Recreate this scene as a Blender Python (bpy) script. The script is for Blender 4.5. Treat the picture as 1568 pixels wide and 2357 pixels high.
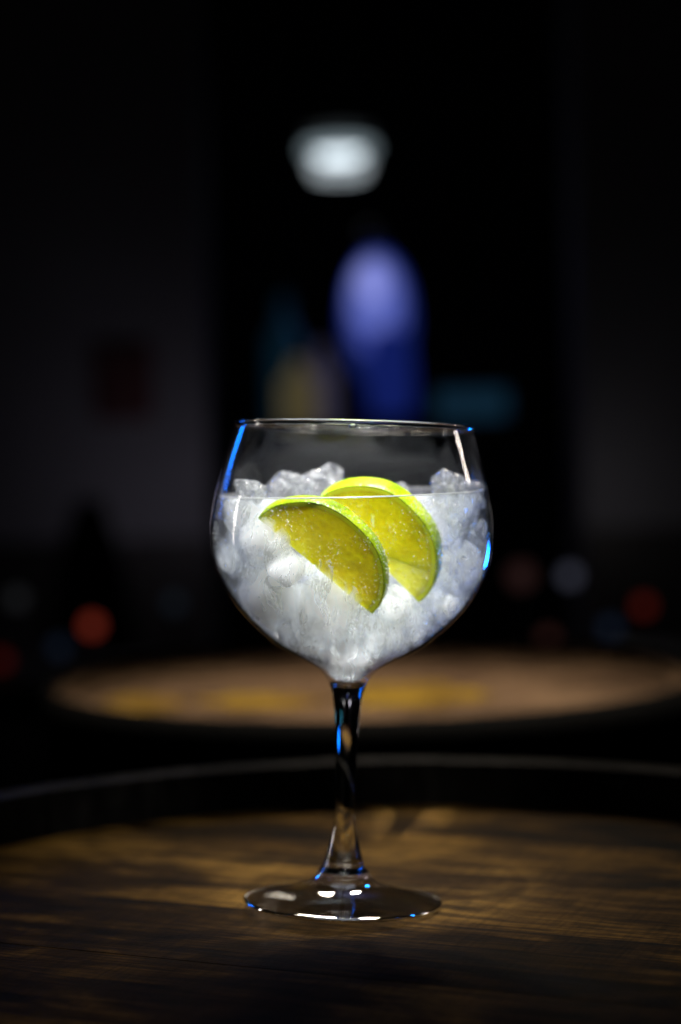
import bpy, bmesh, math, random
from mathutils import Vector, Matrix, noise
import numpy as np
R = math.radians
S = bpy.context.scene
for o in list(bpy.data.objects): bpy.data.objects.remove(o)
COL = S.collection

# ------------------------------------------------------------------ camera
FD = 4584.0                                   # focal length in pixels of a 1568 x 2357 picture
CAM = Vector((0.0, -0.80, 0.194))
PITCH, ROLL = R(-2.41), R(-1.4)
cd = bpy.data.cameras.new('camera'); cam = bpy.data.objects.new('camera', cd); COL.objects.link(cam)
cd.sensor_fit = 'VERTICAL'; cd.sensor_height = 36; cd.sensor_width = 24; cd.lens = 36 * FD / 2357
cd.clip_start = 0.02; cd.clip_end = 50
CAMROT = Matrix.Rotation(R(90) + PITCH, 4, 'X') @ Matrix.Rotation(ROLL, 4, 'Z')
cam.matrix_world = Matrix.Translation(CAM) @ CAMROT
cd.dof.use_dof = True; cd.dof.focus_distance = 0.742; cd.dof.aperture_fstop = 3.9; cd.dof.aperture_blades = 0
S.camera = cam

# ------------------------------------------------------------------ world, lamps, exposure
w = bpy.data.worlds.new('World'); S.world = w; w.use_nodes = True
w.node_tree.nodes['Background'].inputs['Color'].default_value = (0.5, 0.6, 0.8, 1)
w.node_tree.nodes['Background'].inputs['Strength'].default_value = 0.0012
S.view_settings.view_transform = 'Standard'; S.view_settings.look = 'None'
S.view_settings.exposure = 0; S.view_settings.gamma = 1

def at(px, py, y):
    """point in the world, at depth y, seen at a pixel of the 1568 x 2357 photograph"""
    d = CAMROT.to_3x3() @ Vector(((px - 784) / FD, -(py - 1178.5) / FD, -1.0))
    return CAM + d * ((y - CAM.y) / d.y)

def aim(o, target):
    o.rotation_euler = (Vector(target) - o.location).to_track_quat('-Z', 'Y').to_euler()

def lamp(name, kind, loc, target, energy, color, **kw):
    l = bpy.data.lights.new(name, kind); l.energy = energy; l.color = color
    for k, v in kw.items(): setattr(l, k, v)
    o = bpy.data.objects.new(name, l); COL.objects.link(o); o.location = loc; aim(o, target); return o

for lx, ly, lz, ty, size, e, rad in ((0.16, 1.15, 1.50, 0.60, 21, 210, 0.07), (-0.01, 1.15, 1.22, 0.06, 12, 40, 0.13), (0.24, 1.00, 1.15, 0.06, 15, 30, 0.07), (-0.14, 1.20, 1.10, 0.05, 12, 10, 0.07)):
    lamp('spot_lamp', 'SPOT', (lx, ly, lz), (0.02, ty, 0.0), e, (1.0, 0.88, 0.72), spot_size=R(size), spot_blend=1.0, shadow_soft_size=rad)
lamp('down_fill', 'SPOT', (-0.10, -0.30, 1.65), (0.0, 0.0, 0.142), 440, (1.0, 0.985, 0.965),  # added narrow fill from above for the ice and limes
     spot_size=R(4.0), spot_blend=0.7, shadow_soft_size=0.03)
for fx in (0.13, 0.24, 0.35):
    lamp('front_fill', 'AREA', (fx, -1.15, 1.12), (0.0, -0.02, 0.145), 0.0195, (1.0, 0.985, 0.96), shape='RECTANGLE', size=0.115, size_y=0.02, spread=R(7))  # added fill for the limes, also reflected below the rim
lamp('low_fill', 'AREA', (-0.12, -0.78, 0.46), (0.0, -0.012, 0.090), 0.019, (1.0, 0.985, 0.96), shape='RECTANGLE', size=0.02, size_y=0.02, spread=R(2.0))  # added narrow beam to brighten the bottom of the bowl
lamp('blue_lamp', 'SPOT', (0.62, 0.85, 0.90), (0.015, 0, 0.01), 14, (0.004, 0.17, 1.0), spot_size=R(6), spot_blend=0.8, shadow_soft_size=0.03)  # added for blue glints on the right of the foot
lamp('blue_lamp', 'AREA', (-0.80, 0.98, 0.52), (0, 0, 0.13), 0.055, (0.004, 0.17, 1.0), shape='RECTANGLE', size=0.022, size_y=0.44, spread=R(22))
lamp('blue_lamp', 'AREA', (0.60, 0.90, -0.02), (0.05, 0, 0.155), 0.022, (0.004, 0.17, 1.0), shape='RECTANGLE', size=0.060, size_y=0.14, spread=R(9))  # added to imitate blue light bent through the drink to the right wall
lamp('strip_lamp', 'AREA', (0.95, 0.50, 0.46), (0, 0, 0.16), 0.05, (1.0, 0.88, 0.78), shape='RECTANGLE', size=0.02, size_y=0.24, spread=R(40))
lamp('strip_lamp', 'AREA', (-0.90, 0.30, 0.22), (0, 0, 0.08), 0.035, (1.0, 0.92, 0.85), shape='RECTANGLE', size=0.02, size_y=0.30, spread=R(30))  # added for the pale line along the stem's left edge
lamp('teal_glint_light', 'AREA', (0.38, -1.25, 0.44), (0, 0, 0.14), 0.0012, (0.12, 0.75, 1.0), shape='RECTANGLE', size=0.06, size_y=0.16, spread=R(12))  # unseen teal source added for a small reflection on the bowl
lamp('wall_fill', 'POINT', at(425, 1150, 2.36), (0, 0, 0), 0.20, (0.80, 0.74, 0.88), shadow_soft_size=0.04)  # unseen point light added to brighten the left wall
lamp('wall_fill', 'POINT', at(1410, 1160, 2.42), (0, 0, 0), 0.07, (0.9, 0.85, 0.85), shadow_soft_size=0.04)  # the same added fill for the right wall, no fitting there

S.render.engine = 'CYCLES'
cy = S.cycles
cy.max_bounces = 24; cy.diffuse_bounces = 10; cy.glossy_bounces = 8; cy.transmission_bounces = 16; cy.transparent_max_bounces = 128; cy.volume_bounces = 12
cy.use_denoising = True; cy.caustics_reflective = True; cy.caustics_refractive = True
cy.sample_clamp_indirect = 6.0; cy.blur_glossy = 0.3

# ------------------------------------------------------------------ helpers
def tag(o, label=None, cat=None, group=None, kind=None):
    if label: o['label'] = label
    if cat: o['category'] = cat
    if group: o['group'] = group
    if kind: o['kind'] = kind
    return o

def empty(name, loc=(0, 0, 0), rz=0):
    o = bpy.data.objects.new(name, None); COL.objects.link(o); o.location = loc; o.rotation_euler = (0, 0, rz)
    o.empty_display_size = 0.02
    return o

def mesh_obj(name, verts, faces, mat, parent=None, smooth=True, mats=None, midx=None):
    me = bpy.data.meshes.new(name); me.from_pydata([tuple(v) for v in verts], [], faces); me.update()
    return link(name, me, mat, parent, smooth, mats, midx)

def link(name, me, mat, parent=None, smooth=True, mats=None, midx=None):
    for m in (mats or [mat]): me.materials.append(m)
    if smooth: me.polygons.foreach_set('use_smooth', [True] * len(me.polygons))
    if midx is not None: me.polygons.foreach_set('material_index', midx)
    o = bpy.data.objects.new(name, me); COL.objects.link(o); o.parent = parent
    return o

def lathe(profile, seg=96, closed=False):
    """profile [(r, z)], r == 0 becomes a pole; closed joins last to first"""
    V, F, rings = [], [], []
    for r, z in profile:
        if r < 1e-7:
            rings.append([len(V)]); V.append((0, 0, z))
        else:
            b = len(V); rings.append(list(range(b, b + seg)))
            V += [(r * math.cos(2 * math.pi * i / seg), r * math.sin(2 * math.pi * i / seg), z) for i in range(seg)]
    pairs = list(zip(rings, rings[1:]))
    if closed: pairs.append((rings[-1], rings[0]))
    for a, b in pairs:
        for i in range(seg):
            j = (i + 1) % seg
            if len(a) == 1 and len(b) == 1: break
            if len(a) == 1: F.append((a[0], b[j], b[i]))
            elif len(b) == 1: F.append((a[i], a[j], b[0]))
            else: F.append((a[i], a[j], b[j], b[i]))
    return V, F

def smooth_profile(pts, n=6):
    """Catmull-Rom through (r, z) points"""
    P = [pts[0]] + list(pts) + [pts[-1]]; out = []
    for i in range(1, len(P) - 2):
        p0, p1, p2, p3 = [np.array(p, float) for p in P[i - 1:i + 3]]
        for k in range(n):
            t = k / n
            q = 0.5 * (2 * p1 + (p2 - p0) * t + (2 * p0 - 5 * p1 + 4 * p2 - p3) * t * t + (3 * p1 - p0 - 3 * p2 + p3) * t ** 3)
            out.append((max(q[0], 0), q[1]))
    out.append(tuple(pts[-1])); return out

class NT:
    def __init__(s, name):
        s.m = bpy.data.materials.new(name); s.m.use_nodes = True; s.t = s.m.node_tree; s.t.nodes.clear()
        s.out = s.t.nodes.new('ShaderNodeOutputMaterial')
    def n(s, typ, _props=None, **inp):
        x = s.t.nodes.new(typ)
        for k, v in (_props or {}).items(): setattr(x, k, v)
        for k, v in inp.items():
            key = int(k[1:]) if k[0] == 'i' and k[1:].isdigit() else k.replace('_', ' ')
            s.set(x.inputs[key], v)
        return x
    def set(s, sock, v):
        if isinstance(v, bpy.types.NodeSocket): s.t.links.new(v, sock)
        elif isinstance(v, bpy.types.Node): s.t.links.new(v.outputs[0], sock)
        elif isinstance(v, (tuple, list)) and len(v) == 3 and len(sock.default_value) == 4: sock.default_value = (*v, 1)
        else: sock.default_value = v
    def math(s, op, a, b=0.0, clamp=False): return s.n('ShaderNodeMath', dict(operation=op, use_clamp=clamp), i0=a, i1=b).outputs[0]
    def mix(s, f, a, b): return s.n('ShaderNodeMixShader', i0=f, i1=a, i2=b).outputs[0]
    def mixc(s, f, a, b):
        x = s.n('ShaderNodeMix', dict(data_type='RGBA')); s.set(x.inputs[0], f); s.set(x.inputs[6], a); s.set(x.inputs[7], b)
        return x.outputs[2]
    def ramp(s, f, *stops):
        x = s.n('ShaderNodeValToRGB', i0=f); e = x.color_ramp.elements
        while len(e) < len(stops): e.new(0.5)
        for q, (p, c) in zip(e, stops): q.position = p; q.color = (c, c, c, 1) if isinstance(c, (int, float)) else (*c, 1)
        return x.outputs[0]
    def noise(s, vec, scale, detail=4, rough=0.5, dist=0.0):
        return s.n('ShaderNodeTexNoise', Vector=vec, Scale=scale, Detail=detail, Roughness=rough, Distortion=dist).outputs[0]
    def obj(s): return s.n('ShaderNodeTexCoord').outputs['Object']
    def mapping(s, vec, scale=(1, 1, 1), loc=(0, 0, 0), rot=(0, 0, 0)):
        return s.n('ShaderNodeMapping', Vector=vec, Scale=scale, Location=loc, Rotation=rot).outputs[0]
    def schlick(s, f0, normal=None, top=1.0):
        l = s.n('ShaderNodeLayerWeight', Blend=0.5)
        if normal is not None: s.set(l.inputs['Normal'], normal)
        p = s.math('POWER', l.outputs['Facing'], 5.0)
        return s.math('ADD', s.math('MULTIPLY', p, top - f0), f0)
    def done(s, shader): s.t.links.new(shader if isinstance(shader, bpy.types.NodeSocket) else shader.outputs[0], s.out.inputs[0]); return s.m

def principled(name, color, rough=0.5, **kw):
    t = NT(name); return t.done(t.n('ShaderNodeBsdfPrincipled', Base_Color=color, Roughness=rough, **kw))

def emitter(name, color, strength):
    t = NT(name); return t.done(t.n('ShaderNodeEmission', Color=color, Strength=strength))

def dark_material(name, color, rough=0.5, scale=30):
    t = NT(name); c = t.obj(); f = t.noise(c, scale)
    col = t.mixc(f, tuple(x * 0.6 for x in color), tuple(x * 1.4 for x in color))
    return t.done(t.n('ShaderNodeBsdfPrincipled', Base_Color=col, Roughness=rough))

# ------------------------------------------------------------------ materials
def make_wood(name, dark, mid, light, axis='x', spread=1.0):
    t = NT(name); rnd = t.n('ShaderNodeObjectInfo').outputs['Random']
    off = t.n('ShaderNodeCombineXYZ', X=t.math('MULTIPLY', rnd, 3.7), Y=t.math('MULTIPLY', rnd, 9.1), Z=t.math('MULTIPLY', rnd, 5.3))
    v = t.n('ShaderNodeVectorMath', dict(operation='ADD'), i0=t.obj(), i1=off).outputs[0]
    sc = (1, 14, 14) if axis == 'x' else (14, 14, 1)
    sc2 = (6, 160, 160) if axis == 'x' else (160, 160, 6)
    g = t.mapping(v, sc)
    fibre = t.noise(g, 9, 8, 0.65, 0.6)
    fine = t.noise(t.mapping(v, sc2), 6, 6, 0.7)
    blot = t.noise(t.mapping(v, (1.0, 1.7, 1) if axis == 'x' else (1.7, 1, 1)), 11, 5, 0.6, 0.8)
    # saw marks across the grain
    saw = t.noise(t.mapping(v, (190, 9, 9) if axis == 'x' else (9, 9, 190), rot=(0, 0, 0.25)), 3, 4, 0.6)
    f = t.math('ADD', t.math('MULTIPLY', fibre, 0.50), t.math('MULTIPLY', blot, 0.80))
    f = t.math('ADD', f, t.math('MULTIPLY', t.math('SUBTRACT', rnd, 0.5), 0.12 * spread))
    col = t.ramp(f, (0.50, dark), (0.64, mid), (0.82, light))
    scr = t.math('MULTIPLY', t.ramp(fine, (0.40, 0.12), (0.58, 1.0)), t.ramp(saw, (0.30, 0.55), (0.55, 1.0)))
    col = t.n('ShaderNodeVectorMath', dict(operation='MULTIPLY'), i0=col, i1=scr).outputs[0]
    h = t.math('ADD', t.math('MULTIPLY', fine, 0.6), t.math('ADD', t.math('MULTIPLY', saw, 0.5), t.math('MULTIPLY', fibre, 0.5)))
    b = t.n('ShaderNodeBump', Strength=0.9, Distance=0.0014, Height=h)
    rough = t.ramp(t.math('ADD', t.math('MULTIPLY', blot, 0.5), t.math('MULTIPLY', fine, 0.5)), (0.3, 0.5), (0.7, 0.75))
    return t.done(t.n('ShaderNodeBsdfPrincipled', Base_Color=col, Roughness=rough, Normal=b, **{'Specular_IOR_Level': 0.03}))

M = {}
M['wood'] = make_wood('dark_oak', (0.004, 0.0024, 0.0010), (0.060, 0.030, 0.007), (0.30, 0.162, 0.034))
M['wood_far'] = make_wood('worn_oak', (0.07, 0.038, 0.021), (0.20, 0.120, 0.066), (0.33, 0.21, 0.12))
M['stave'] = make_wood('shaded_stave_oak', (0.004, 0.0035, 0.003), (0.009, 0.008, 0.007), (0.018, 0.016, 0.014), axis='z')  # near black: the shade inside the rim is put into the colour
M['end_grain'] = make_wood('lit_end_grain', (0.022, 0.021, 0.019), (0.056, 0.052, 0.048), (0.095, 0.09, 0.082), axis='z')  # pale end grain, lightened further for the light falling on the rim
M['paint'] = make_wood('worn_yellow_paint', (0.10, 0.05, 0.018), (0.30, 0.17, 0.02), (0.44, 0.28, 0.025))
M['hoop'] = principled('dark_steel', (0.006, 0.006, 0.006), 0.8, **{'Specular_IOR_Level': 0.05})

t = NT('solid_glass')
M['glass'] = t.done(t.n('ShaderNodeBsdfGlass', Color=(0.985, 0.995, 0.99), Roughness=0.0, IOR=1.5))
t = NT('bowl_glass')
f = t.schlick(0.024)
M['bowl'] = t.done(t.mix(f, t.n('ShaderNodeBsdfTransparent', Color=(0.985, 0.99, 0.992)), t.n('ShaderNodeBsdfGlossy', Color=(1, 1, 1), Roughness=0.035)))
t = NT('dry_bowl_glass')
M['bowl_dry'] = t.done(t.mix(t.schlick(0.012), t.n('ShaderNodeBsdfTransparent', Color=(0.985, 0.99, 0.992)), t.n('ShaderNodeBsdfGlossy', Color=(1, 1, 1), Roughness=0.02)))
t = NT('foot_glass')
f = t.schlick(0.085)
M['foot'] = t.done(t.mix(0.3, t.mix(f, t.n('ShaderNodeBsdfTransparent', Color=(0.93, 0.94, 0.94)), t.n('ShaderNodeBsdfGlossy', Color=(1, 1, 1), Roughness=0.04)), t.n('ShaderNodeBsdfGlass', Color=(1, 1, 1), Roughness=0.01, IOR=1.5)))
t = NT('water')
M['water'] = t.done(t.n('ShaderNodeBsdfGlass', Color=(1, 1, 1), Roughness=0.0, IOR=1.33))
t = NT('water_side')
M['water_side'] = t.done(t.n('ShaderNodeBsdfTransparent', Color=(0.985, 0.992, 0.996)))
t = NT('water_top')
b = t.n('ShaderNodeBump', Strength=0.25, Distance=0.001, Height=t.noise(t.obj(), 120, 2))
f = t.schlick(0.02, b.outputs[0])
M['water_top'] = t.done(t.mix(f, t.n('ShaderNodeBsdfTransparent', Color=(0.97, 0.98, 0.99)), t.n('ShaderNodeBsdfGlossy', Color=(1, 1, 1), Roughness=0.03, Normal=b)))

def ice_material(name, lo, hi, gloss):
    t = NT(name); rnd = t.n('ShaderNodeObjectInfo').outputs['Random']
    off = t.n('ShaderNodeCombineXYZ', X=t.math('MULTIPLY', rnd, 13.7), Y=t.math('MULTIPLY', rnd, 29.1), Z=t.math('MULTIPLY', rnd, 17.3))
    v = t.n('ShaderNodeVectorMath', dict(operation='ADD'), i0=t.obj(), i1=off).outputs[0]
    cloud = t.noise(v, 1.3, 6, 0.62, 0.8)
    streak = t.noise(t.mapping(v, (4.5, 0.9, 0.9), rot=(0.4, 0.7, 0.9)), 1.6, 5, 0.65, 1.2)
    vor = t.n('ShaderNodeTexVoronoi', dict(feature='DISTANCE_TO_EDGE'), Vector=t.n('ShaderNodeVectorMath', dict(operation='ADD'), i0=v, i1=t.n('ShaderNodeTexNoise', Vector=v, Scale=2.5).outputs[1]), Scale=1.1)
    crack = t.math('MULTIPLY', t.ramp(vor.outputs[0], (0.0, 1.0), (0.06, 0.0)), t.ramp(cloud, (0.45, 0.0), (0.6, 1.0)))
    a = t.math('ADD', t.ramp(cloud, (0.36, lo), (0.66, hi)), t.math('MULTIPLY', t.ramp(streak, (0.5, 0.0), (0.72, 1.0)), 0.28))
    a = t.math('ADD', a, t.math('MULTIPLY', crack, 0.30), True)
    bmp = t.n('ShaderNodeBump', Strength=0.6, Distance=0.15, Height=t.noise(v, 5, 5, 0.6))
    white = t.mix(0.62, t.n('ShaderNodeBsdfDiffuse', Color=(0.93, 0.955, 0.985), Normal=bmp), t.n('ShaderNodeBsdfTranslucent', Color=(0.92, 0.955, 0.99), Normal=bmp))
    body = t.mix(a, t.n('ShaderNodeBsdfTransparent', Color=(0.985, 0.992, 1.0)), white)
    fr = t.schlick(gloss, bmp.outputs[0], 0.35)
    return t.done(t.mix(fr, body, t.n('ShaderNodeBsdfGlossy', Color=(1, 1, 1), Roughness=0.08, Normal=bmp)))
def ice_volume(name, density, lo, hi):
    t = NT(name); v = t.obj()
    rnd = t.n('ShaderNodeObjectInfo').outputs['Random']
    off = t.n('ShaderNodeCombineXYZ', X=t.math('MULTIPLY', rnd, 13.7), Y=t.math('MULTIPLY', rnd, 29.1), Z=t.math('MULTIPLY', rnd, 17.3))
    v = t.n('ShaderNodeVectorMath', dict(operation='ADD'), i0=v, i1=off).outputs[0]
    warp = t.n('ShaderNodeVectorMath', dict(operation='ADD'), i0=v, i1=t.n('ShaderNodeTexNoise', Vector=v, Scale=1.1, Detail=2.0).outputs[1]).outputs[0]
    cloud = t.noise(v, 1.1, 4, 0.6, 1.0)
    streak = t.noise(t.mapping(warp, (3.2, 0.6, 1.0), rot=(0.4, 0.7, 0.9)), 1.1, 3, 0.55, 0.6)
    a = t.math('ADD', t.ramp(cloud, (0.45, lo), (0.75, hi)), t.math('MULTIPLY', t.ramp(streak, (0.52, 0.0), (0.64, 1.0)), 0.36), True)
    bmp = t.n('ShaderNodeBump', Strength=0.5, Distance=0.12, Height=t.noise(v, 3.2, 5, 0.6))
    white = t.mix(0.55, t.n('ShaderNodeBsdfDiffuse', Color=(0.94, 0.965, 0.99), Normal=bmp), t.n('ShaderNodeBsdfTranslucent', Color=(0.94, 0.965, 0.99), Normal=bmp))
    body = t.mix(a, t.n('ShaderNodeBsdfTransparent', Color=(0.985, 0.992, 1.0)), white)
    fr = t.math('MULTIPLY', t.ramp(cloud, (0.40, 1.0), (0.6, 0.15)), t.schlick(0.02, bmp.outputs[0], 0.22))
    sh = t.mix(fr, body, t.n('ShaderNodeBsdfGlossy', Color=(1, 1, 1), Roughness=0.1, Normal=bmp))
    soft = t.ramp(t.n('ShaderNodeVectorMath', dict(operation='LENGTH'), i0=t.obj()).outputs['Value'], (0.70, 1.0), (1.05, 0.12))
    dn = t.math('MULTIPLY', t.ramp(t.math('ADD', t.math('MULTIPLY', cloud, 0.6), t.math('MULTIPLY', streak, 0.4)), (0.44, 0.0), (0.60, 1.0)), t.math('MULTIPLY', soft, density))
    vs = t.n('ShaderNodeVolumeScatter', Color=(0.985, 0.992, 0.999), Density=dn, Anisotropy=0.2)
    t.t.links.new(vs.outputs[0], t.out.inputs['Volume'])
    return t.done(sh)
M['ice'] = [ice_volume(n, d, 0.0, h) for n, d, h in (('hazy_ice', 260.0, 0.08), ('milky_ice', 900.0, 0.20), ('clear_ice', 25.0, 0.02),
            ('grey_ice', 110.0, 0.04), ('white_ice', 520.0, 0.16))]
t = NT('wet_clear_ice')
v = t.obj(); bmp = t.n('ShaderNodeBump', Strength=0.5, Distance=0.25, Height=t.noise(v, 2.6, 3, 0.5))
cl = t.ramp(t.noise(v, 1.5, 5, 0.6, 0.8), (0.40, 0.05), (0.62, 0.75))
white = t.mix(0.6, t.n('ShaderNodeBsdfDiffuse', Color=(0.95, 0.96, 0.985), Normal=bmp), t.n('ShaderNodeBsdfTranslucent', Color=(0.95, 0.96, 0.985), Normal=bmp))
clear = t.mix(0.55, t.n('ShaderNodeBsdfTransparent', Color=(0.95, 0.97, 1.0)), t.n('ShaderNodeBsdfRefraction', Color=(1, 1, 1), Roughness=0.02, IOR=1.3, Normal=bmp))
M['wet_ice'] = t.done(t.mix(t.schlick(0.07, bmp.outputs[0], 0.9), t.mix(cl, clear, white), t.n('ShaderNodeBsdfGlossy', Color=(1, 1, 1), Roughness=0.06, Normal=bmp)))
t = NT('bubble')
M['bubble'] = t.done(t.mix(0.75, t.n('ShaderNodeBsdfTransparent'), t.mix(0.35, t.n('ShaderNodeBsdfDiffuse', Color=(0.95, 0.95, 0.95)), t.n('ShaderNodeBsdfGlossy', Color=(1, 1, 1), Roughness=0.15))))

def lime_flesh(name, a, b, c):
    t = NT(name); v = t.obj()
    ves = t.n('ShaderNodeTexVoronoi', dict(feature='F1'), Vector=t.mapping(v, (420, 420, 420)), Scale=1.0).outputs[0]
    n1 = t.noise(v, 90, 5, 0.6, 0.5)
    col = t.ramp(t.math('ADD', t.math('MULTIPLY', n1, 0.8), t.math('MULTIPLY', ves, 0.22)), (0.32, a), (0.52, b), (0.78, c))
    bmp = t.n('ShaderNodeBump', Strength=0.5, Distance=0.0006, Height=t.math('ADD', ves, n1))
    return t.done(t.n('ShaderNodeBsdfPrincipled', Base_Color=col, Roughness=0.3, Normal=bmp, Subsurface_Weight=1.0,
                      Subsurface_Radius=(1.0, 0.85, 0.12), Subsurface_Scale=0.009, IOR=1.35))
M['pulp'] = lime_flesh('lime_pulp', (0.62, 0.58, 0.008), (0.72, 0.68, 0.012), (0.83, 0.80, 0.05))
M['pulp_pale'] = lime_flesh('pale_lime_pulp', (0.66, 0.63, 0.05), (0.80, 0.77, 0.10), (0.90, 0.88, 0.26))
t = NT('lime_pith')
M['pith'] = t.done(t.n('ShaderNodeBsdfPrincipled', Base_Color=t.mixc(t.noise(t.obj(), 150), (0.62, 0.76, 0.008), (0.80, 0.90, 0.03)), Roughness=0.4,
                       Subsurface_Weight=0.8, Subsurface_Radius=(0.8, 1.0, 0.1), Subsurface_Scale=0.003))
t = NT('lime_peel'); v = t.obj()
por = t.n('ShaderNodeTexVoronoi', dict(feature='F1'), Vector=v, Scale=900).outputs[0]
n1 = t.noise(v, 60, 4)
bmp = t.n('ShaderNodeBump', Strength=0.5, Distance=0.0004, Height=t.math('ADD', por, t.noise(v, 700, 2)))
M['peel'] = t.done(t.n('ShaderNodeBsdfPrincipled', Base_Color=t.ramp(t.math('ADD', n1, t.math('MULTIPLY', por, 0.3)), (0.35, (0.13, 0.24, 0.003)), (0.7, (0.36, 0.48, 0.006)), (0.95, (0.58, 0.70, 0.03))),
                       Roughness=0.32, Normal=bmp, Subsurface_Weight=0.4, Subsurface_Radius=(0.6, 1.0, 0.08), Subsurface_Scale=0.003))

# ------------------------------------------------------------------ setting
M['plaster'] = dark_material('grey_plaster', (0.20, 0.195, 0.22), 0.8, 3)
M['black_wall'] = dark_material('black_wall', (0.012, 0.012, 0.014), 0.8, 6)
M['floor'] = dark_material('dark_floor', (0.02, 0.018, 0.017), 0.5, 5)
def box(x0, x1, y0, y1, z0, z1):
    V = [(x, y, z) for x in (x0, x1) for y in (y0, y1) for z in (z0, z1)]
    return V, [(0, 1, 3, 2), (4, 6, 7, 5), (0, 4, 5, 1), (2, 3, 7, 6), (0, 2, 6, 4), (1, 5, 7, 3)]
def bevel_box(name, size, mat, parent=None, loc=(0, 0, 0), bev=0.004):
    bm = bmesh.new(); bmesh.ops.create_cube(bm, size=1)
    bmesh.ops.scale(bm, vec=size, verts=bm.verts)
    bmesh.ops.bevel(bm, geom=list(bm.edges), offset=bev, segments=2, affect='EDGES')
    bmesh.ops.translate(bm, vec=loc, verts=bm.verts)
    me = bpy.data.meshes.new(name); bm.to_mesh(me); bm.free()
    return link(name, me, mat, parent, False)
FLOOR_Z = -0.90
tag(mesh_obj('floor', *box(-4, 4, -2, 6.2, FLOOR_Z - 0.1, FLOOR_Z), M['floor'], smooth=False), kind='structure')
WY = 2.6
xl = at(478, 985, WY).x; xr = at(1340, 985, WY).x
tag(mesh_obj('wall', *box(-3.5, xl, WY, WY + 0.2, FLOOR_Z, 2.4), M['plaster'], smooth=False), kind='structure')
tag(mesh_obj('wall', *box(xr, 3.5, WY, WY + 0.2, FLOOR_Z, 2.4), M['plaster'], smooth=False), kind='structure')
tag(mesh_obj('wall', *box(-3.5, 3.5, 4.6, 4.8, FLOOR_Z, 2.4), M['black_wall'], smooth=False), kind='structure')

zw = at(300, 1240, WY).z
M['panel'] = dark_material('dark_panelling', (0.03, 0.026, 0.026), 0.6, 8)
tag(mesh_obj('wainscot', *box(-3.5, xl - 0.004, WY - 0.025, WY - 0.001, FLOOR_Z, zw), M['panel'], smooth=False), kind='structure')
tag(mesh_obj('wainscot', *box(xr + 0.004, 3.5, WY - 0.025, WY - 0.001, FLOOR_Z, zw), M['panel'], smooth=False), kind='structure')
q = at(285, 880, WY - 0.006)
tag(bevel_box('poster', (0.10, 0.010, 0.13), dark_material('dark_red_print', (0.09, 0.025, 0.03), 0.7, 20), None, q), 'small dark red poster hanging on the dim grey wall at left', 'poster')

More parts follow.
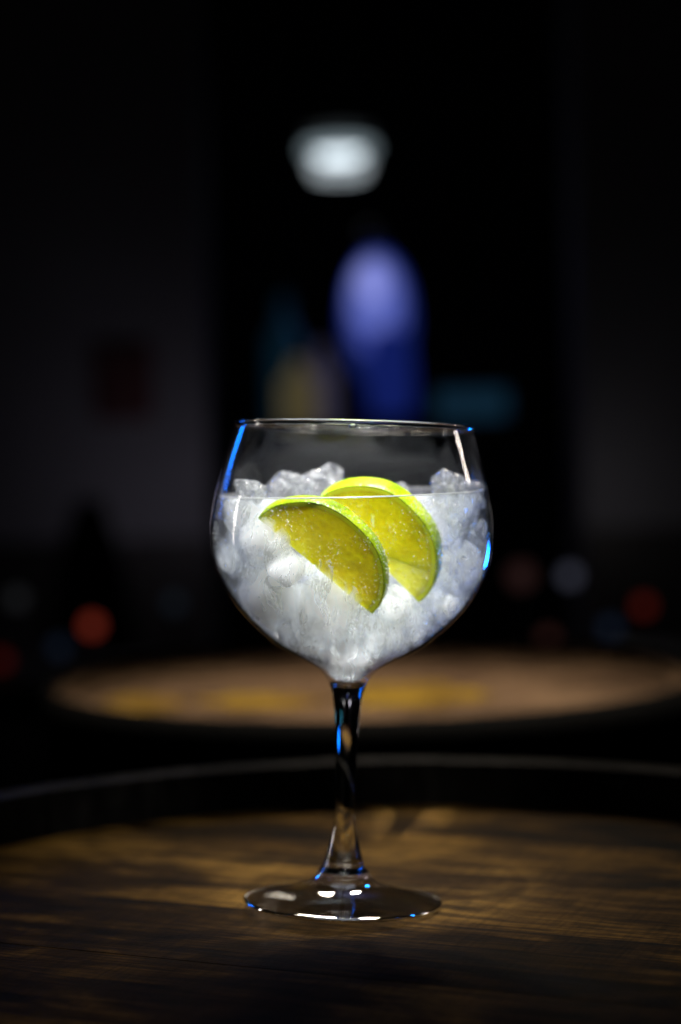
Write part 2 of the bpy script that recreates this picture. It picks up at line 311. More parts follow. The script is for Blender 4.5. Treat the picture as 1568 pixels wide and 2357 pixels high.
# ------------------------------------------------------------------ barrels
def make_barrel(cx, cy_, rz, R_out, head_mat, label, chime=0.022, end=None):
    root = tag(empty('barrel', (cx, cy_, FLOOR_Z), rz), label, 'barrel', 'upright barrels used as tables')
    H = -FLOOR_Z                                   # the head lies at world z = 0
    top = H + chime; th = 0.021; n = 24
    prof = [(R_out + 0.034 * (1 - ((z - H / 2) / (H / 2)) ** 2), z) for z in np.linspace(0, H - 0.05, 11)] + [(R_out + 0.004, H - 0.02), (R_out, top)]
    for k in range(n):
        a0, a1 = 2 * math.pi * k / n, 2 * math.pi * (k + 1) / n
        g = 0.0003 / R_out; V, F = [], []
        dz = random.uniform(-0.0003, 0.0003)
        m = 5
        for (r, z) in prof:
            zz = z + (dz if z == top else 0)
            ch = 0.0015 if z == top else 0
            for j in range(m):
                a = a0 + g + (a1 - a0 - 2 * g) * j / (m - 1)
                V.append(((r - ch) * math.cos(a), (r - ch) * math.sin(a), zz)); 
            for j in range(m):
                a = a0 + g + (a1 - a0 - 2 * g) * j / (m - 1)
                V.append(((r - th + ch) * math.cos(a), (r - th + ch) * math.sin(a), zz))
        L = len(prof); w2 = 2 * m
        for i in range(L - 1):
            for j in range(m - 1):
                F.append((i * w2 + j, i * w2 + j + 1, (i + 1) * w2 + j + 1, (i + 1) * w2 + j))
                F.append((i * w2 + m + j, (i + 1) * w2 + m + j, (i + 1) * w2 + m + j + 1, i * w2 + m + j + 1))
            F.append((i * w2, (i + 1) * w2, (i + 1) * w2 + m, i * w2 + m))
            F.append((i * w2 + m - 1, i * w2 + 2 * m - 1, (i + 1) * w2 + 2 * m - 1, (i + 1) * w2 + m - 1))
        for j in range(m - 1):
            e = (L - 1) * w2
            F.append((e + j, e + j + 1, e + m + j + 1, e + m + j)); F.append((j, m + j, m + j + 1, j + 1))
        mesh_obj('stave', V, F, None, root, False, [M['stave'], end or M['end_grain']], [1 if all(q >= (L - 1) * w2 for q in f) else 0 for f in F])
    for z, hw in ((H - 0.015, 0.022), (H - 0.17, 0.02), (H * 0.62, 0.02), (H * 0.38, 0.02), (0.17, 0.02), (0.035, 0.022)):
        def rr(zz): return R_out + 0.034 * (1 - ((zz - H / 2) / (H / 2)) ** 2) + 0.0008
        p = [(rr(z - hw) + 0.0, z - hw), (rr(z - hw) + 0.002, z - hw), (rr(z + hw) + 0.002 + (0.002 if z > H - .05 else 0), z + hw), (rr(z + hw), z + hw)]
        if z > H - 0.05: p = [(R_out + 0.0055, z - hw), (R_out + 0.008, z - hw), (R_out + 0.006, z + hw), (R_out + 0.0035, z + hw)]
        mesh_obj('hoop', *lathe(p, 72, True), M['hoop'], root)
    # head boards: chords of a disc, tops at H, tiny chamfered joints
    Rh = R_out - th + 0.0008; nb = 6; edges = np.linspace(-Rh, Rh, nb + 1); boards = []
    for k in range(nb):
        y0, y1 = edges[k] + 0.00008, edges[k + 1] - 0.00008
        lift = random.uniform(-0.0001, 0.0001)
        V, F = [], []
        ys = np.linspace(y0, y1, 13)
        rows = []
        for i, y in enumerate(ys):
            x = math.sqrt(max(Rh * Rh - y * y, 1e-9)); x = max(x, 0.002)
            zz = H + lift - (0.0001 if i in (0, 12) else 0)
            xs = np.linspace(-x, x, 9); rows.append((len(V)))
            V += [(xx, y, zz) for xx in xs] + [(-x, y, H - 0.02), (x, y, H - 0.02)]
        for i in range(12):
            a, b2 = rows[i], rows[i + 1]
            for j in range(8): F.append((a + j, a + j + 1, b2 + j + 1, b2 + j))
            F.append((a + 8, a + 10, b2 + 10, b2 + 8)); F.append((a + 9, a, b2, b2 + 9)); F.append((a + 10, a + 9, b2 + 9, b2 + 10))
        a = rows[0]; F.append(tuple([a + 9, a + 10] + [a + j for j in range(8, -1, -1)]))
        a = rows[12]; F.append(tuple([a + j for j in range(9)] + [a + 10, a + 9]))
        boards.append(mesh_obj('head_board', V, F, head_mat, root, smooth=False))
    return root
random.seed(3)
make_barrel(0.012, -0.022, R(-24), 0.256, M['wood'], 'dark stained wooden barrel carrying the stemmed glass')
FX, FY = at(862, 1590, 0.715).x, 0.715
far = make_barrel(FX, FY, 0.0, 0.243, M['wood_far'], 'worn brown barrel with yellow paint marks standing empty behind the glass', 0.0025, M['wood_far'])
def on_head(px, py):
    d = CAMROT.to_3x3() @ Vector(((px - 784) / FD, -(py - 1178.5) / FD, -1.0)); q = CAM - d * (CAM.z / d.z)
    return q.x - FX, q.y - FY
def paint_mark(px0, px1, py0, py1):
    V, F = [], []; nx = 16; ny = 5
    for i in range(nx + 1):
        for j in range(ny + 1):
            u, w_ = 2 * i / nx - 1, 2 * j / ny - 1
            hw = (1 - 0.85 * abs(u) ** 2.2) * (0.75 + 0.5 * noise.noise(Vector((u * 4, px0, 1))))
            x, y = on_head((px0 + px1) / 2 + (px1 - px0) / 2 * u * (1 - 0.12 * w_ * w_), (py0 + py1) / 2 + (py1 - py0) / 2 * w_ * hw)
            x += noise.noise(Vector((i * .7, j * 1.3, px0))) * 0.008; y += noise.noise(Vector((i * .9, j * .8, 3 + px0))) * 0.008
            V.append((x, y, -FLOOR_Z + 0.0012))
    for i in range(nx):
        for j in range(ny):
            a = i * (ny + 1) + j; F.append((a, a + ny + 1, a + ny + 2, a + 1))
    return mesh_obj('paint_mark', V, F, M['paint'], far, smooth=False)
paint_mark(215, 440, 1596, 1650)
paint_mark(430, 760, 1596, 1640)
paint_mark(760, 1140, 1566, 1642)

# ------------------------------------------------------------------ the glass
TX, TY = R(2.8), R(-2.0)       # leans right and away from the camera
GROT = Matrix.Rotation(TX, 4, 'Y') @ Matrix.Rotation(TY, 4, 'X')
foot_c = Vector((-0.0030, 0.0, 0.0))
lift = -min((GROT @ Vector((0.0400 * math.cos(a), 0.0400 * math.sin(a), 0.0002))).z for a in np.linspace(0, 2 * math.pi, 360))
GM = Matrix.Translation(foot_c + Vector((0, 0, lift))) @ GROT
GI = GM.inverted()
glass = tag(empty('balloon_glass'), 'clear stemmed balloon glass filled with ice and two lime slices', 'glass')
glass.matrix_world = GM
mm = 0.001
outer = smooth_profile([(7.6, 88.6), (7.9, 89.4), (9.7, 92.3), (12.65, 95.0), (19.7, 98.6), (28.8, 103.4), (37.1, 110), (45.5, 118.5), (51.3, 127.2), (55.8, 137.4),
         (57.05, 147.8), (56.4, 157.4), (54.0, 170.9), (51.2, 181.3), (47.9, 192.2)], 5)
inner = smooth_profile([(0, 89.7), (4.5, 89.8), (6.9, 90.6), (8.9, 93.0), (12.0, 95.8), (19.0, 99.4), (28.1, 104.2), (36.35, 110.7), (44.75, 119.0), (50.5, 127.5), (55.0, 137.5),
         (56.25, 147.8), (55.6, 157.4), (53.2, 170.9), (50.4, 181.3), (47.1, 192.2)], 5)
prof = [(r * mm, z * mm) for r, z in outer] + [(r * mm, z * mm) for r, z in inner[::-1]]
V, F = lathe(prof, 128); n_out = len(outer)
mi = []
for f in F:
    k = min(f) // 128; z = sum((GM @ Vector(V[q])).z for q in f) / len(f)
    mi.append(0 if k < n_out else 1 if z < 0.1675 else 2)
M['bowl_wet'] = (lambda t: t.done(t.n('ShaderNodeBsdfTransparent', Color=(0.99, 0.995, 0.995))))(NT('wet_bowl_glass'))
mesh_obj('bowl', V, F, None, glass, True, [M['bowl'], M['bowl_wet'], M['bowl_dry']], mi)
rim = [((47.4 + 1.0 * math.cos(a)) * mm, (192.7 + 1.2 * math.sin(a)) * mm) for a in np.linspace(0, 2 * math.pi, 14, endpoint=False)]
mesh_obj('rim', *lathe(rim, 128, True), M['glass'], glass)
stem = smooth_profile([(0, 13.2), (7.5, 12.6), (10.0, 12.7), (8.76, 14.4), (7.84, 17.3), (6.15, 23.5), (4.73, 29.7), (4.06, 35.8), (4.0, 42), (4.15, 51.3), (4.3, 60.6),
        (4.67, 69.9), (5.44, 79.1), (6.15, 84.1), (7.0, 86.8), (7.6, 88.4)], 5) + [(7.2, 88.9), (0, 89.0)]
mesh_obj('stem', *lathe([(r * mm, z * mm) for r, z in stem], 64), M['glass'], glass)
foot = smooth_profile([(0, 12.9), (9.9, 12.5), (10.8, 11.3), (13.0, 9.0), (17.0, 7.0), (24, 4.9), (32, 3.1), (38, 1.9), (40.1, 1.15)], 4) + \
       [(40.25, 0.7), (40.0, 0.25), (39.2, 0.0), (37.5, 0.15), (32, 0.7), (22, 1.3), (10, 1.8), (0, 2.0)]
V, F = lathe([(r * mm, z * mm) for r, z in foot], 128)
mesh_obj('foot', V, F, None, glass, True, [M['foot'], M['glass']], [1 if max(math.hypot(V[q][0], V[q][1]) for q in f) > 0.0396 else 0 for f in F])

ZI = np.array([z for r, z in inner]) * mm; RI = np.array([r for r, z in inner]) * mm
def r_in(z): return float(np.interp(z, ZI, RI))

# drop hanging below the rim
p = GI @ at(812, 981, -0.0475)
bm = bmesh.new(); bmesh.ops.create_icosphere(bm, subdivisions=2, radius=0.0012, matrix=Matrix.Translation(p) @ Matrix.Diagonal((1.5, 0.8, 1, 1)))
me = bpy.data.meshes.new('water_drop'); bm.to_mesh(me); bm.free()
d = link('water_drop', me, M['glass']); d.matrix_world = GM
tag(d, 'tiny clear water drop hanging under the front rim of the glass', 'drop')

# ------------------------------------------------------------------ the drink
LEVEL = 0.1675                                    # world height of the surface
def build_liquid():
    seg = 96; nz = 26; V, F, mi = [], [], []
    ztop = []
    for i in range(seg):
        a = 2 * math.pi * i / seg; lo, hi = 0.12, 0.192
        for _ in range(40):
            z = (lo + hi) / 2; r = r_in(z) - 0.00025
            if (GM @ Vector((r * math.cos(a), r * math.sin(a), z))).z > LEVEL: hi = z
            else: lo = z
        ztop.append(lo)
    V.append((0, 0, 0.0899))
    for k in range(1, nz + 1):
        for i in range(seg):
            a = 2 * math.pi * i / seg; z = 0.0899 + (ztop[i] - 0.0899) * (k / nz) ** 1.4; r = max(r_in(z) - 0.00025, 0.0004)
            if k == nz: z += 0.0007                    # meniscus
            V.append((r * math.cos(a), r * math.sin(a), z))
    for i in range(seg): F.append((0, 1 + (i + 1) % seg, 1 + i)); mi.append(0)
    for k in range(nz - 1):
        for i in range(seg):
            b = 1 + k * seg; j = (i + 1) % seg
            F.append((b + i, b + j, b + seg + j, b + seg + i)); mi.append(0)
    last = 1 + (nz - 1) * seg
    for fr in (0.985, 0.965, 0.93, 0.8, 0.6, 0.4, 0.2):
        b = len(V)
        for i in range(seg):
            a = 2 * math.pi * i / seg; rr = (r_in(ztop[i]) - 0.00025) * fr
            x, y = rr * math.cos(a), rr * math.sin(a)
            # solve local z on the level plane
            m = GM; z = (LEVEL - m[2][3] - m[2][0] * x - m[2][1] * y) / m[2][2]
            if fr > 0.98: z += 0.00018
            V.append((x, y, z))
        for i in range(seg):
            j = (i + 1) % seg; F.append((last + i, last + j, b + j, b + i)); mi.append(1)
        last = b
    c = len(V); m = GM; V.append((0, 0, (LEVEL - m[2][3]) / m[2][2]))
    for i in range(seg): F.append((last + i, last + (i + 1) % seg, c)); mi.append(1)
    o = mesh_obj('drink', V, F, None, None, True, [M['water_side'], M['water_top']], mi)
    o.matrix_world = GM
    # the raised edge of the surface against the glass, its bright line painted white
    V2, F2 = [], []
    for i in range(seg):
        a = 2 * math.pi * i / seg; rr = r_in(ztop[i]) - 0.0011; x, y = rr * math.cos(a), rr * math.sin(a)
        for q in range(8):
            b = 2 * math.pi * q / 8; V2.append(((rr + 0.0005 * math.cos(b)) * math.cos(a), (rr + 0.0005 * math.cos(b)) * math.sin(a), ztop[i] + 0.0003 + 0.00028 * math.sin(b)))
    for i in range(seg):
        for q in range(8):
            F2.append((i * 8 + q, ((i + 1) % seg) * 8 + q, ((i + 1) % seg) * 8 + (q + 1) % 8, i * 8 + (q + 1) % 8))
    mesh_obj('meniscus', V2, F2, M['bubble'], o)
    tag(o, 'clear fizzy drink filling the balloon glass around the ice', 'drink')
build_liquid()

# ------------------------------------------------------------------ lime slices
SLABS = []
def lime(px0, py0, px1, py1, y0, y1, alpha, thick, arc_to, label, pale=False, rscale=1.0):
    """half slice: chord from pixel 0 to pixel 1 (at depths y0, y1); the arc bulges to the upper right and leans to the camera"""
    A, B = at(px0, py0, y0), at(px1, py1, y1)
    c = (A + B) / 2; e = (B - A).normalized(); Rr = (B - A).length / 2
    tocam = (CAM - c).normalized(); tocam = (tocam - e * tocam.dot(e)).normalized()
    ur = e.cross(tocam).normalized()
    if ur.z < 0: ur = -ur
    u = (ur * math.cos(alpha) + tocam * math.sin(alpha)).normalized()
    n = e.cross(u).normalized()
    if n.dot(tocam) < 0: n = -n
    root = tag(empty('lime_slice'), label, 'lime slice', 'lime slices in the drink')
    mw = Matrix((( e.x, u.x, n.x, c.x), (e.y, u.y, n.y, c.y), (e.z, u.z, n.z, c.z), (0, 0, 0, 1)))
    root.matrix_world = mw
    flip = mw.to_3x3().determinant() < 0
    SLABS.append((mw.inverted() if not flip else mw.inverted(), Rr, thick))
    def wob(a): return 1 + 0.012 * math.sin(3.1 * a + 1) + 0.007 * math.sin(7 * a)
    def slab(name, ring_in, ring_out, a0, a1, t0, t1, mat, na=40, nr=5, bulge=0.0):
        """sector between radii, front face at z=-t0 .. back face z=-t1"""
        V, F = [], []
        def radii(a): 
            return [(ring_in(a) + (ring_out(a) - ring_in(a)) * k / nr) for k in range(nr + 1)]
        for side, tz in ((0, -t0), (1, -t1)):
            for i in range(na + 1):
                a = a0 + (a1 - a0) * i / na
                for k, r in enumerate(radii(a)):
                    edge = 1 if (k in (nr,)) else 0
                    zz = tz - (0.0004 if side == 0 else -0.0004) * (edge if name == 'rind' else 0)
                    zz += (bulge if 0 < k < nr else 0) * (1 - 2 * side) * noise.noise(Vector((r * math.cos(a), r * math.sin(a), 0)) * 160)
                    V.append((r * math.cos(a), r * math.sin(a), zz))
        m = nr + 1; off = (na + 1) * m
        for i in range(na):
            for k in range(nr):
                q = (i * m + k, i * m + k + 1, (i + 1) * m + k + 1, (i + 1) * m + k)
                F.append(q); F.append(tuple(off + x for x in q[::-1]))
            F.append((i * m + nr, off + i * m + nr, off + (i + 1) * m + nr, (i + 1) * m + nr))
            F.append((i * m, (i + 1) * m, off + (i + 1) * m, off + i * m))
        for k in range(nr):
            F.append((k, off + k, off + k + 1, k + 1)); b = na * m
            F.append((b + k, b + k + 1, off + b + k + 1, off + b + k))
        if flip: F = [f[::-1] for f in F]
        o = mesh_obj(name, V, F, mat, root); o.data.set_sharp_from_angle(angle=R(42)); return o
    a0, a1 = 0.0, math.pi
    slab('rind', lambda a: (Rr - 0.0008) * wob(a), lambda a: Rr * wob(a), a0, a1, 0.0, thick, M['peel'], 64, 3)
    slab('pith', lambda a: (Rr - 0.0024) * wob(a), lambda a: (Rr - 0.0008) * wob(a), a0, a1, 0.0, thick, M['pith'], 64, 2)
    inn = Rr - 0.0024
    slab('membrane', lambda a: 0.0002, lambda a: inn * wob(a), a0 + 0.01, a1 - 0.01, 0.0005, thick - 0.0005, M['pulp_pale'], 48, 4)
    cuts = [0.0, 0.55, math.pi] if pale else [0.0, math.pi]
    for q in range(len(cuts) - 1):
        b0, b1 = cuts[q] + (0.006 if q else 0), cuts[q + 1] - (0.006 if pale and q == 0 else 0)
        mat = M['pulp_pale'] if (pale and q == 0) else M['pulp']
        slab('segment' if pale else 'pulp', lambda a: 0.0006, lambda a: inn * wob(a), b0, b1, 0.0, thick, mat, 40, 10, 0.0003)
    return root
lime(592, 1191, 855, 1413, -0.030, -0.026, R(40), 0.0050, 0, 'front lime slice, half sunk in ice with its cut edge facing lower left')
lime(728, 1150, 964, 1386, -0.012, -0.008, R(33), 0.0078, 0, 'rear lime slice behind the other, its rind poking above the drink', True)

# ------------------------------------------------------------------ ice
def chunk_mesh(seed, sub=3, planes=11, soft=9.0, lump=0.05):
    rnd = random.Random(seed); P = []
    for _ in range(planes):
        v = Vector((rnd.gauss(0, 1), rnd.gauss(0, 1), rnd.gauss(0, 1))).normalized(); P.append((v, rnd.uniform(0.55, 0.95)))
    bm = bmesh.new(); bmesh.ops.create_icosphere(bm, subdivisions=sub, radius=1)
    for vt in bm.verts:
        dv = vt.co.normalized(); s = 1.0
        for v, h in P:
            c = v.dot(dv)
            if c > 0.05: s += (h / c + 1e-6) ** -soft
        r = s ** (-1 / soft)
        r *= 1 + lump * noise.noise(dv * 2.6 + Vector((seed, 0, 0)))
        vt.co = dv * min(r, 1.0)
    me = bpy.data.meshes.new('ice_chunk'); bm.to_mesh(me); bm.free()
    me.polygons.foreach_set('use_smooth', [True] * len(me.polygons))
    return me
def wet_mesh(seed):
    """a jagged half-melted lump with two or three peaks"""
    rnd = random.Random(seed); me = chunk_mesh(seed, 4, 13, 30.0, 0.05)
    pk = [Vector((rnd.uniform(-1, 1), rnd.uniform(-1, 1), rnd.uniform(0.2, 1))).normalized() for _ in range(4)]
    for v in me.vertices:
        d = v.co.normalized(); k = 1 + sum(0.30 * max(0, (d.dot(p) - 0.80) / 0.20) ** 1.3 for p in pk)
        k *= 1 - 0.16 * abs(noise.noise(d * 3.1 + Vector((seed, 3, 1))))
        k *= 1 + 0.05 * noise.noise(d * 7 + Vector((1, seed, 4)))
        v.co = v.co * k
    return me
WET = [wet_mesh(100 + k) for k in range(7)]
for me in WET: me.materials.append(M['wet_ice'])
rng = random.Random(11)
ICE = []
def wall_dist(p):
    """rough distance to the inner wall, local coordinates"""
    rho = math.hypot(p.x, p.y); return float(np.min(np.hypot(RI - rho, ZI - p.z))) if rho < r_in(p.z) and p.z > 0.0897 else -1
def lime_ok(pw, r):
    for mi, Rr, th in SLABS:
        q = mi @ pw
        if q.y > -0.3 * r and math.hypot(q.x, max(q.y, 0)) < Rr + 0.6 * r and -th - 0.75 * r < q.z < 0.75 * r: return False
        # nothing between the slice and the camera
    sx, sy = project(pw)
    for poly in LIME_SHAPES:
        mi, Rr, th = poly
        if True:
            dvec = (pw - CAM).normalized(); o = mi @ CAM; dd = mi.to_3x3() @ dvec
            if abs(dd.z) > 1e-6:
                tt = -o.z / dd.z; h = o + dd * tt; hit = CAM + dvec * tt
                if h.y > (-0.5 if poly is SLABS[0] else -0.9) * r and math.hypot(h.x, h.y) < Rr + 0.002 + 1.5 * r and (hit - CAM).length > (pw - CAM).length - 1.2 * r: return False
    return True
def project(p):
    q = (CAMROT.to_3x3().inverted()) @ (p - CAM); return 784 + FD * q.x / -q.z, 1178.5 - FD * q.y / -q.z
LIME_SHAPES = SLABS
cnt = 0
def try_pack(n, r0, r1, overlap, near=None):
    global cnt
    for _ in range(n):
        r = rng.uniform(r0, r1); z = rng.uniform(0.0915, 0.172); rm = r_in(z); a = rng.uniform(0, 2 * math.pi)
        rho = rm * math.sqrt(rng.random()) if near is None else rm - r * rng.uniform(0.45, 0.9)
        if rho <= 0: continue
        p = Vector((rho * math.cos(a), rho * math.sin(a), z))
        if wall_dist(p) < r * 0.45: continue
        pw = GM @ p
        if pw.z + r * 0.4 > LEVEL: continue
        if any((p - q).length < overlap * (r + s) for q, s in ICE): continue
        if not lime_ok(pw, r): continue
        ICE.append((p, r)); cnt += 1
ICE.append((Vector((0, 0, 0.0950)), 0.0120)); ICE.append((Vector((0, 0, 0.1020)), 0.0200))
try_pack(1500, 0.0135, 0.0190, 0.68)
try_pack(2500, 0.0095, 0.0140, 0.68, True)
try_pack(2500, 0.0075, 0.0110, 0.72)
try_pack(2000, 0.0055, 0.0080, 0.76, True)
try_pack(1200, 0.0045, 0.0065, 0.78)
ICE = ICE[:285]
print('ICE chunks', len(ICE))
for k, (p, r) in enumerate(ICE):
    me = chunk_mesh(k, 3 if r > 0.008 else 2, rng.randint(7, 11), rng.uniform(14, 40), 0.03)
    me.materials.append(M['ice'][1] if k < 2 or p.z < 0.100 else rng.choices(M['ice'], (3, 1.3, 2.4, 2.4, 4))[0])  # milky ice low in the bowl stands in for light gathered there
    rot = Matrix.Rotation(rng.uniform(0, 6), 3, 'X') @ Matrix.Rotation(rng.uniform(0, 6), 3, 'Y')
    st = Vector((rng.uniform(0.6, 1.15), rng.uniform(0.8, 1.4), rng.uniform(0.8, 1.5)))
    if k < 2: st = Vector((1.7, 1.7, 0.9))
    for v in me.vertices:                                # local coordinates of the glass, in units of r
        q = rot @ Vector((v.co.x * st.x, v.co.y * st.y, v.co.z * st.z)) * r + p
        top = (LEVEL - 0.0006 - GM[2][3] - GM[2][0] * q.x - GM[2][1] * q.y) / GM[2][2]
        q.z = min(max(q.z, 0.0900), top)
        lim = max(r_in(q.z) - 0.0004, 0.0005); rho = math.hypot(q.x, q.y)
        if rho > lim: q.x *= lim / rho; q.y *= lim / rho
        v.co = (q - p) / r
    o = bpy.data.objects.new('ice_chunk', me); COL.objects.link(o)
    o.matrix_world = GM @ Matrix.Translation(p) @ Matrix.Scale(r, 4)
    tag(o, 'cloudy white chunk of crushed ice packed in the drink', 'ice', 'ice chunks under the surface of the drink')
def wet(px, py, y, r, k, label, sc=(1, 1, 1)):
    o = bpy.data.objects.new('ice_chunk', WET[k]); COL.objects.link(o)
    o.location = at(px, py, y); o.scale = (r * sc[0], r * sc[1], r * sc[2]); o.rotation_euler = (k * 1.3, k * 2.1, k * 0.7)
    tag(o, label, 'ice', 'ice chunks poking above the drink')
wet(570, 1132, -0.020, 0.0052, 0, 'small glassy ice chunk breaking the surface beside the blue streak', (1.2, 1, 0.9))
wet(596, 1139, -0.016, 0.0040, 5, 'tiny wet ice chip at the waterline, above the left tip of the front lime slice', (1.2, 1, 0.7))
wet(652, 1120, 0.022, 0.0080, 1, 'rounded ice lump behind the front lime, left of the tallest ice peak')
wet(698, 1128, 0.018, 0.0062, 6, 'low ice lump between the rounded lump and the tallest ice peak')
wet(735, 1118, 0.024, 0.0088, 2, 'tallest ice peak, directly left of the rear lime slice', (0.9, 1, 1.1))
wet(926, 1130, 0.020, 0.0042, 3, 'tiny wet ice tip just right of the rear lime slice', (1.4, 1, 0.8))
wet(1022, 1112, 0.006, 0.0064, 4, 'glittering ice lump at the right, under the pale streak in the glass')
wet(1048, 1120, 0.000, 0.0048, 5, 'small wet ice lump wedged between the glittering lump and the one at the right wall', (1.2, 1, 0.9))
wet(1075, 1124, 0.004, 0.0050, 0, 'low wet ice lump nearest the right wall of the glass', (1.5, 1, 0.7))

# ------------------------------------------------------------------ bubbles
def bubbles():
    V, F = [], []; rg = random.Random(5)
    bm = bmesh.new(); bmesh.ops.create_icosphere(bm, subdivisions=1, radius=1); bv = [v.co.copy() for v in bm.verts]; bf = [[v.index for v in f.verts] for f in bm.faces]; bm.free()
    def add(p, r):
        b = len(V); V.extend([p + v * r for v in bv]); F.extend([[b + i for i in f] for f in bf])
    # on the inside of the wall, in clusters
    cl = [(rg.uniform(-2.9, -0.2), rg.uniform(0.104, 0.160), rg.uniform(0.08, 0.25), rg.uniform(0.004, 0.012)) for _ in range(16)]
    for a0, z0, sa, sz in cl:
        for _ in range(rg.randint(30, 75)):
            a = rg.gauss(a0, sa); z = rg.gauss(z0, sz)
            if not 0.098 < z < 0.162: continue
            r = r_in(z) - 0.0005; add(Vector((r * math.cos(a), r * math.sin(a), z)), 10 ** rg.uniform(-3.95, -3.55))
    # clinging to the limes
    for mi, Rr, th in SLABS:
        mw = mi.inverted()
        for _ in range(450):
            a = rg.uniform(0.1, 3.0); r = Rr * math.sqrt(rg.uniform(0.02, 0.95))
            if noise.noise(Vector((r * math.cos(a), r * math.sin(a), Rr)) * 90) < -0.05: continue
            p = GI @ (mw @ Vector((r * math.cos(a), r * math.sin(a), 0.0004)))
            if (GM @ p).z < LEVEL - 0.001: add(p, 10 ** rg.uniform(-3.95, -3.62))
        for _ in range(260):
            a = rg.uniform(0.05, 2.2); p = mw @ Vector(((Rr * 1.012) * math.cos(a), (Rr * 1.012) * math.sin(a), -rg.uniform(0, th)))
            if p.z < LEVEL - 0.001: add(GI @ p, 10 ** rg.uniform(-3.95, -3.62))
    # splash of fine bubbles under the surface at the right
    for _ in range(420):
        q = at(rg.gauss(1010, 38), 1150 + abs(rg.gauss(0, 26)), rg.uniform(-0.036, -0.026))
        p = GI @ q
        if q.z < LEVEL - 0.0006 and math.hypot(p.x, p.y) < r_in(p.z) - 0.001: add(p, 10 ** rg.uniform(-3.95, -3.6))
    o = mesh_obj('bubbles', V, F, M['bubble']); o.matrix_world = GM
    tag(o, 'fine bubbles clinging to the glass and the lime slices', 'bubbles', kind='stuff')
bubbles()

# ------------------------------------------------------------------ blurred background
def spin(name, prof, mat, parent, seg=40): return mesh_obj(name, *lathe(prof, seg), mat, parent)
# ceiling lamp
c = at(780, 342, 3.6); k = 4.4 / FD               # metres per photo pixel there
M['lamp_white'] = emitter('lamp_glow', (0.82, 0.93, 1.0), 2.2)
M['lamp_rim'] = emitter('lamp_rim_glow', (0.70, 0.90, 1.0), 0.30)
M['lamp_dim'] = emitter('lamp_ring_glow', (0.75, 0.85, 0.92), 0.9)
M['lamp_metal'] = dark_material('lamp_metal', (0.02, 0.02, 0.02), 0.4)
L = tag(empty('pendant_lamp', c), 'glowing white round lamp hanging high in the dark background', 'lamp')
spin('shade', [(0, 0.060), (0.04, 0.058), (0.068, 0.046), (0.080, 0.034), (0.076, 0.034), (0.064, 0.042), (0.04, 0.052), (0, 0.054)], M['lamp_metal'], L)
def oval(name, rx, rz, z, mat): return spin(name, [(rx * math.sin(a), z - rz * math.cos(a)) for a in np.linspace(0, math.pi, 15)], mat, L)
oval('bulb', 0.054, 0.024, -0.006, M['lamp_white'])
def torus(name, r, t_, h, z, mat): return spin(name, [(r + t_ * math.cos(a), z + h * math.sin(a)) for a in np.linspace(0, 2 * math.pi, 13)], mat, L)
torus('ring', 0.064, 0.014, 0.014, -0.002, M['lamp_rim'])
torus('ring', 0.058, 0.006, 0.004, -0.038, M['lamp_dim']); torus('ring', 0.050, 0.005, 0.003, -0.056, M['lamp_dim'])
spin('cord', [(0, 2.4 - c.z), (0.004, 2.4 - c.z), (0.004, 0.056), (0, 0.056)], M['lamp_metal'], L, 8)
# blue lantern
c = at(862, 700, 3.4); k = 4.2 / FD
M['violet'] = emitter('violet_glow', (0.14, 0.18, 0.62), 0.8)
M['deep_blue'] = emitter('blue_glow', (0.012, 0.026, 0.20), 0.5)
B = tag(empty('oval_lantern', c), 'tall oval lantern glowing violet blue above the rim of the glass', 'lantern')
def capsule(name, rx, z0, z1, mat, x=0.0, y=0.0, flat=1.0):
    zc_, h_ = (z0 + z1) / 2, (z1 - z0) / 2
    o = spin(name, [(rx * math.sin(a), zc_ - h_ * math.cos(a)) for a in np.linspace(0, math.pi, 17)], mat, B)
    o.data.transform(Matrix.Diagonal((1, flat, 1, 1))); o.location = (x, y, 0); return o
M['core'] = emitter('pale_violet_glow', (0.34, 0.38, 0.95), 0.8)
M['mid_blue'] = emitter('mid_blue_glow', (0.06, 0.085, 0.42), 0.8)
capsule('bulb', 0.028, 0.010, 0.085, M['core'], -0.004)
capsule('globe', 0.050, -0.055, 0.100, M['violet'], 0.0, 0.045, 0.5)
capsule('inner_halo', 0.062, -0.110, 0.112, M['mid_blue'], 0.006, 0.085, 0.4)  # dim glowing shells added to draw the soft halo round the lantern
capsule('outer_halo', 0.076, -0.175, 0.125, M['deep_blue'], 0.010, 0.125, 0.4)
spin('frame', [(0, 0.16), (0.012, 0.16), (0.03, 0.145), (0.025, 0.13), (0, 0.132)], M['lamp_metal'], B)
M['navy'] = emitter('navy_glow', (0.01, 0.022, 0.20), 0.5)
base = spin('base', [(0, -0.05), (0.035, -0.06), (0.050, -0.12), (0.050, -0.22), (0.040, -0.235), (0, -0.235)], M['navy'], B)
base.location = (0.030, 0.02, 0)
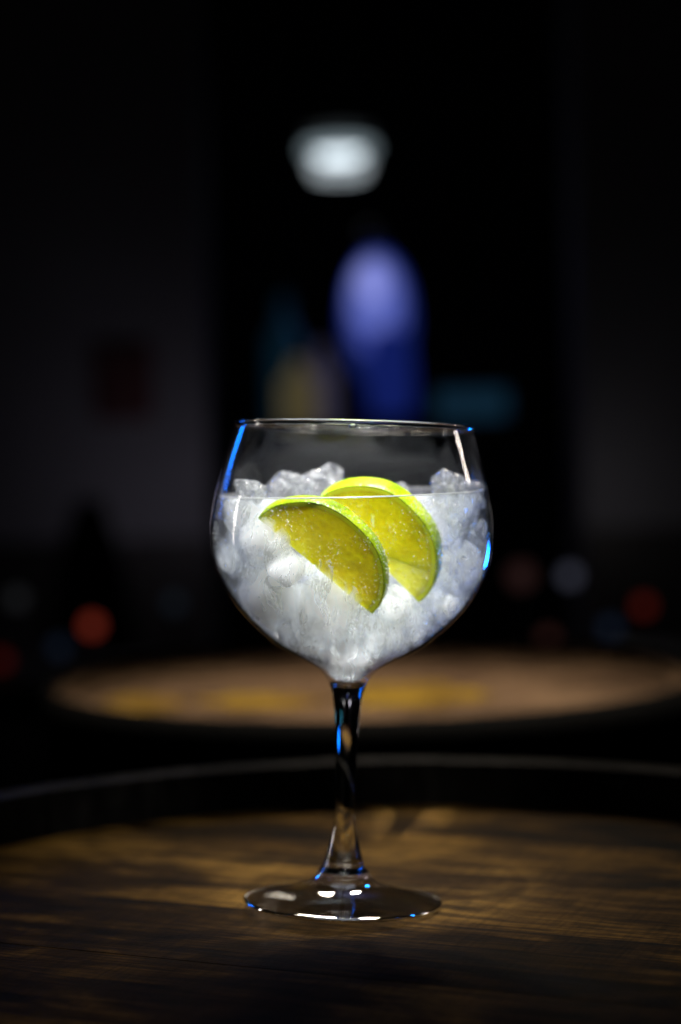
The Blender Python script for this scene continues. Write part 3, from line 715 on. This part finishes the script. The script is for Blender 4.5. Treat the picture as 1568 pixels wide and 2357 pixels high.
# shelf with things on it
M['shelf'] = dark_material('black_shelf', (0.01, 0.01, 0.011), 0.6)
p0 = at(600, 985, 3.5); p1 = at(1210, 985, 3.5)
tag(bevel_box('shelf', (p1.x - p0.x + 0.1, 0.34, 0.03), M['shelf'], None, ((p0.x + p1.x) / 2, 3.5, at(900, 1000, 3.4).z)), 'dark shelf behind the glass carrying blurred bottles and the blue lantern', 'shelf')
def bottle(px, py_base, h, r, y, color, label, glow=0.0):
    q = at(px, py_base, y); o = tag(empty('bottle', q), label, 'bottle', 'blurred bottles on the far shelf')
    t = NT('glowing_bottle_glass'); pr = t.n('ShaderNodeBsdfPrincipled', Base_Color=color, Roughness=0.15)
    if glow: pr.inputs['Emission Color'].default_value = (*color, 1); pr.inputs['Emission Strength'].default_value = glow  # emission stands in for dim light falling on the bottle
    m = t.done(pr)
    spin('body', [(0, 0), (r, 0), (r, h * 0.62), (r * 0.4, h * 0.76), (r * 0.36, h * 0.93), (0, h * 0.93)], m, o, 24)
    spin('cap', [(r * 0.42, h * 0.92), (r * 0.44, h), (0, h)], M['lamp_metal'], o, 16)
    return o
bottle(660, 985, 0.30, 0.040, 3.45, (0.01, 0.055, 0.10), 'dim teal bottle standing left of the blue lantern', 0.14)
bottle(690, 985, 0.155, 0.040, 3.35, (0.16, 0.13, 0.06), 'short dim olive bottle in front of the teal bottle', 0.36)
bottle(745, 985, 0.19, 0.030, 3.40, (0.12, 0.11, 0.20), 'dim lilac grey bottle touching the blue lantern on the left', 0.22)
q = at(1085, 930, 3.5)
t = NT('teal_glow'); pr = t.n('ShaderNodeBsdfPrincipled', Base_Color=(0.03, 0.08, 0.12), Roughness=0.5, Emission_Color=(0.01, 0.04, 0.075, 1), Emission_Strength=0.42)  # the box is no lamp: its emission replaces light falling on it
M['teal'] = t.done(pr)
SB = tag(empty('display_box', q), 'dim teal lit box lying on the far shelf right of the lantern', 'box')
bevel_box('case', (0.15, 0.10, 0.06), M['teal'], SB); bevel_box('lid', (0.154, 0.104, 0.012), M['shelf'], SB, (0, 0, 0.037))
# chair silhouette
q = at(212, 1250, 2.3)
CH2 = tag(empty('chair', (q.x, 2.3, FLOOR_Z)), 'black high backed chair in front of the grey wall at left', 'chair')
M['black'] = dark_material('black_paint', (0.006, 0.006, 0.007), 0.5)
zt = at(212, 1125, 2.3).z - FLOOR_Z
V, F = [], []
pts = [(-0.075, 0.0), (0.075, 0.0), (0.07, 0.55), (0.05, 0.82), (0.02, 0.97), (-0.02, 0.97), (-0.05, 0.82), (-0.07, 0.55)]
hh = zt - 0.46
V = [(x, -0.015, 0.46 + z * hh) for x, z in pts] + [(x, 0.015, 0.46 + z * hh) for x, z in pts]
F = [tuple(range(7, -1, -1)), tuple(range(8, 16))] + [(i, (i + 1) % 8, 8 + (i + 1) % 8, 8 + i) for i in range(8)]
mesh_obj('backrest', V, F, M['black'], CH2, False)
bevel_box('seat', (0.40, 0.40, 0.05), M['black'], CH2, (0, -0.2, 0.455), 0.01)
for sx in (-1, 1):
    for sy in (0, 1): bevel_box('leg', (0.035, 0.035, 0.43), M['black'], CH2, (sx * 0.17, -0.03 - sy * 0.34, 0.215))
# counter with small lights
CY = 1.90
zc = at(700, 1480, CY).z
tag(bevel_box('counter', (3.6, 0.3, 0.05), M['black'], None, (0, CY + 0.05, zc - 0.06)), 'long black counter crossing the background behind the second barrel', 'counter')
def bulb(px, py, color, e, label, r=0.013, y=CY):
    q = at(px, py, y); z0 = zc - 0.034; h = max(q.z - z0, 0.02)
    o = tag(empty('counter_light', (q.x, y, z0)), label, 'light', 'small blurred lights along the counter')
    spin('stand', [(0, 0), (0.018, 0), (0.018, 0.004), (0.004, 0.007), (0.004, h - r * 0.8), (0, h - r * 0.8)], M['black'], o, 16)
    m = emitter('bulb_glow', color, e * 0.25)
    spin('bulb', [(r * math.sin(a), h - r * math.cos(a)) for a in np.linspace(0, math.pi, 13)], m, o, 24)
bulb(40, 1378, (0.30, 0.31, 0.34), 0.20, 'grey blurred light at the far left, level with the bowl of the glass', 0.0115)
bulb(212, 1440, (0.80, 0.10, 0.055), 1.0, 'brightest red blurred light, left of the glass above the barrel edge', 0.0115)
bulb(402, 1388, (0.12, 0.17, 0.24), 0.26, 'dim blue grey light between the red one and the bowl of the glass', 0.0115)
bulb(136, 1490, (0.10, 0.16, 0.30), 0.28, 'dim blue light just below and left of the brightest red light', 0.0115)
bulb(3, 1532, (0.55, 0.05, 0.04), 0.30, 'dim red light cut by the left edge of the photo', 0.0115)
bulb(1200, 1325, (0.38, 0.17, 0.16), 0.24, 'dim brownish red light nearest the right side of the bowl', 0.017)
bulb(1312, 1325, (0.40, 0.42, 0.60), 0.50, 'pale bluish light, brightest of those right of the glass', 0.0115)
bulb(1482, 1395, (0.75, 0.07, 0.04), 0.34, 'dark red light at far right, above the barrel edge', 0.0115)
bulb(1405, 1445, (0.12, 0.20, 0.40), 0.26, 'dim blue light left of the dark red one at far right', 0.0115)
bulb(1262, 1470, (0.45, 0.17, 0.14), 0.30, 'faint reddish light just above the right part of the second barrel', 0.0115)
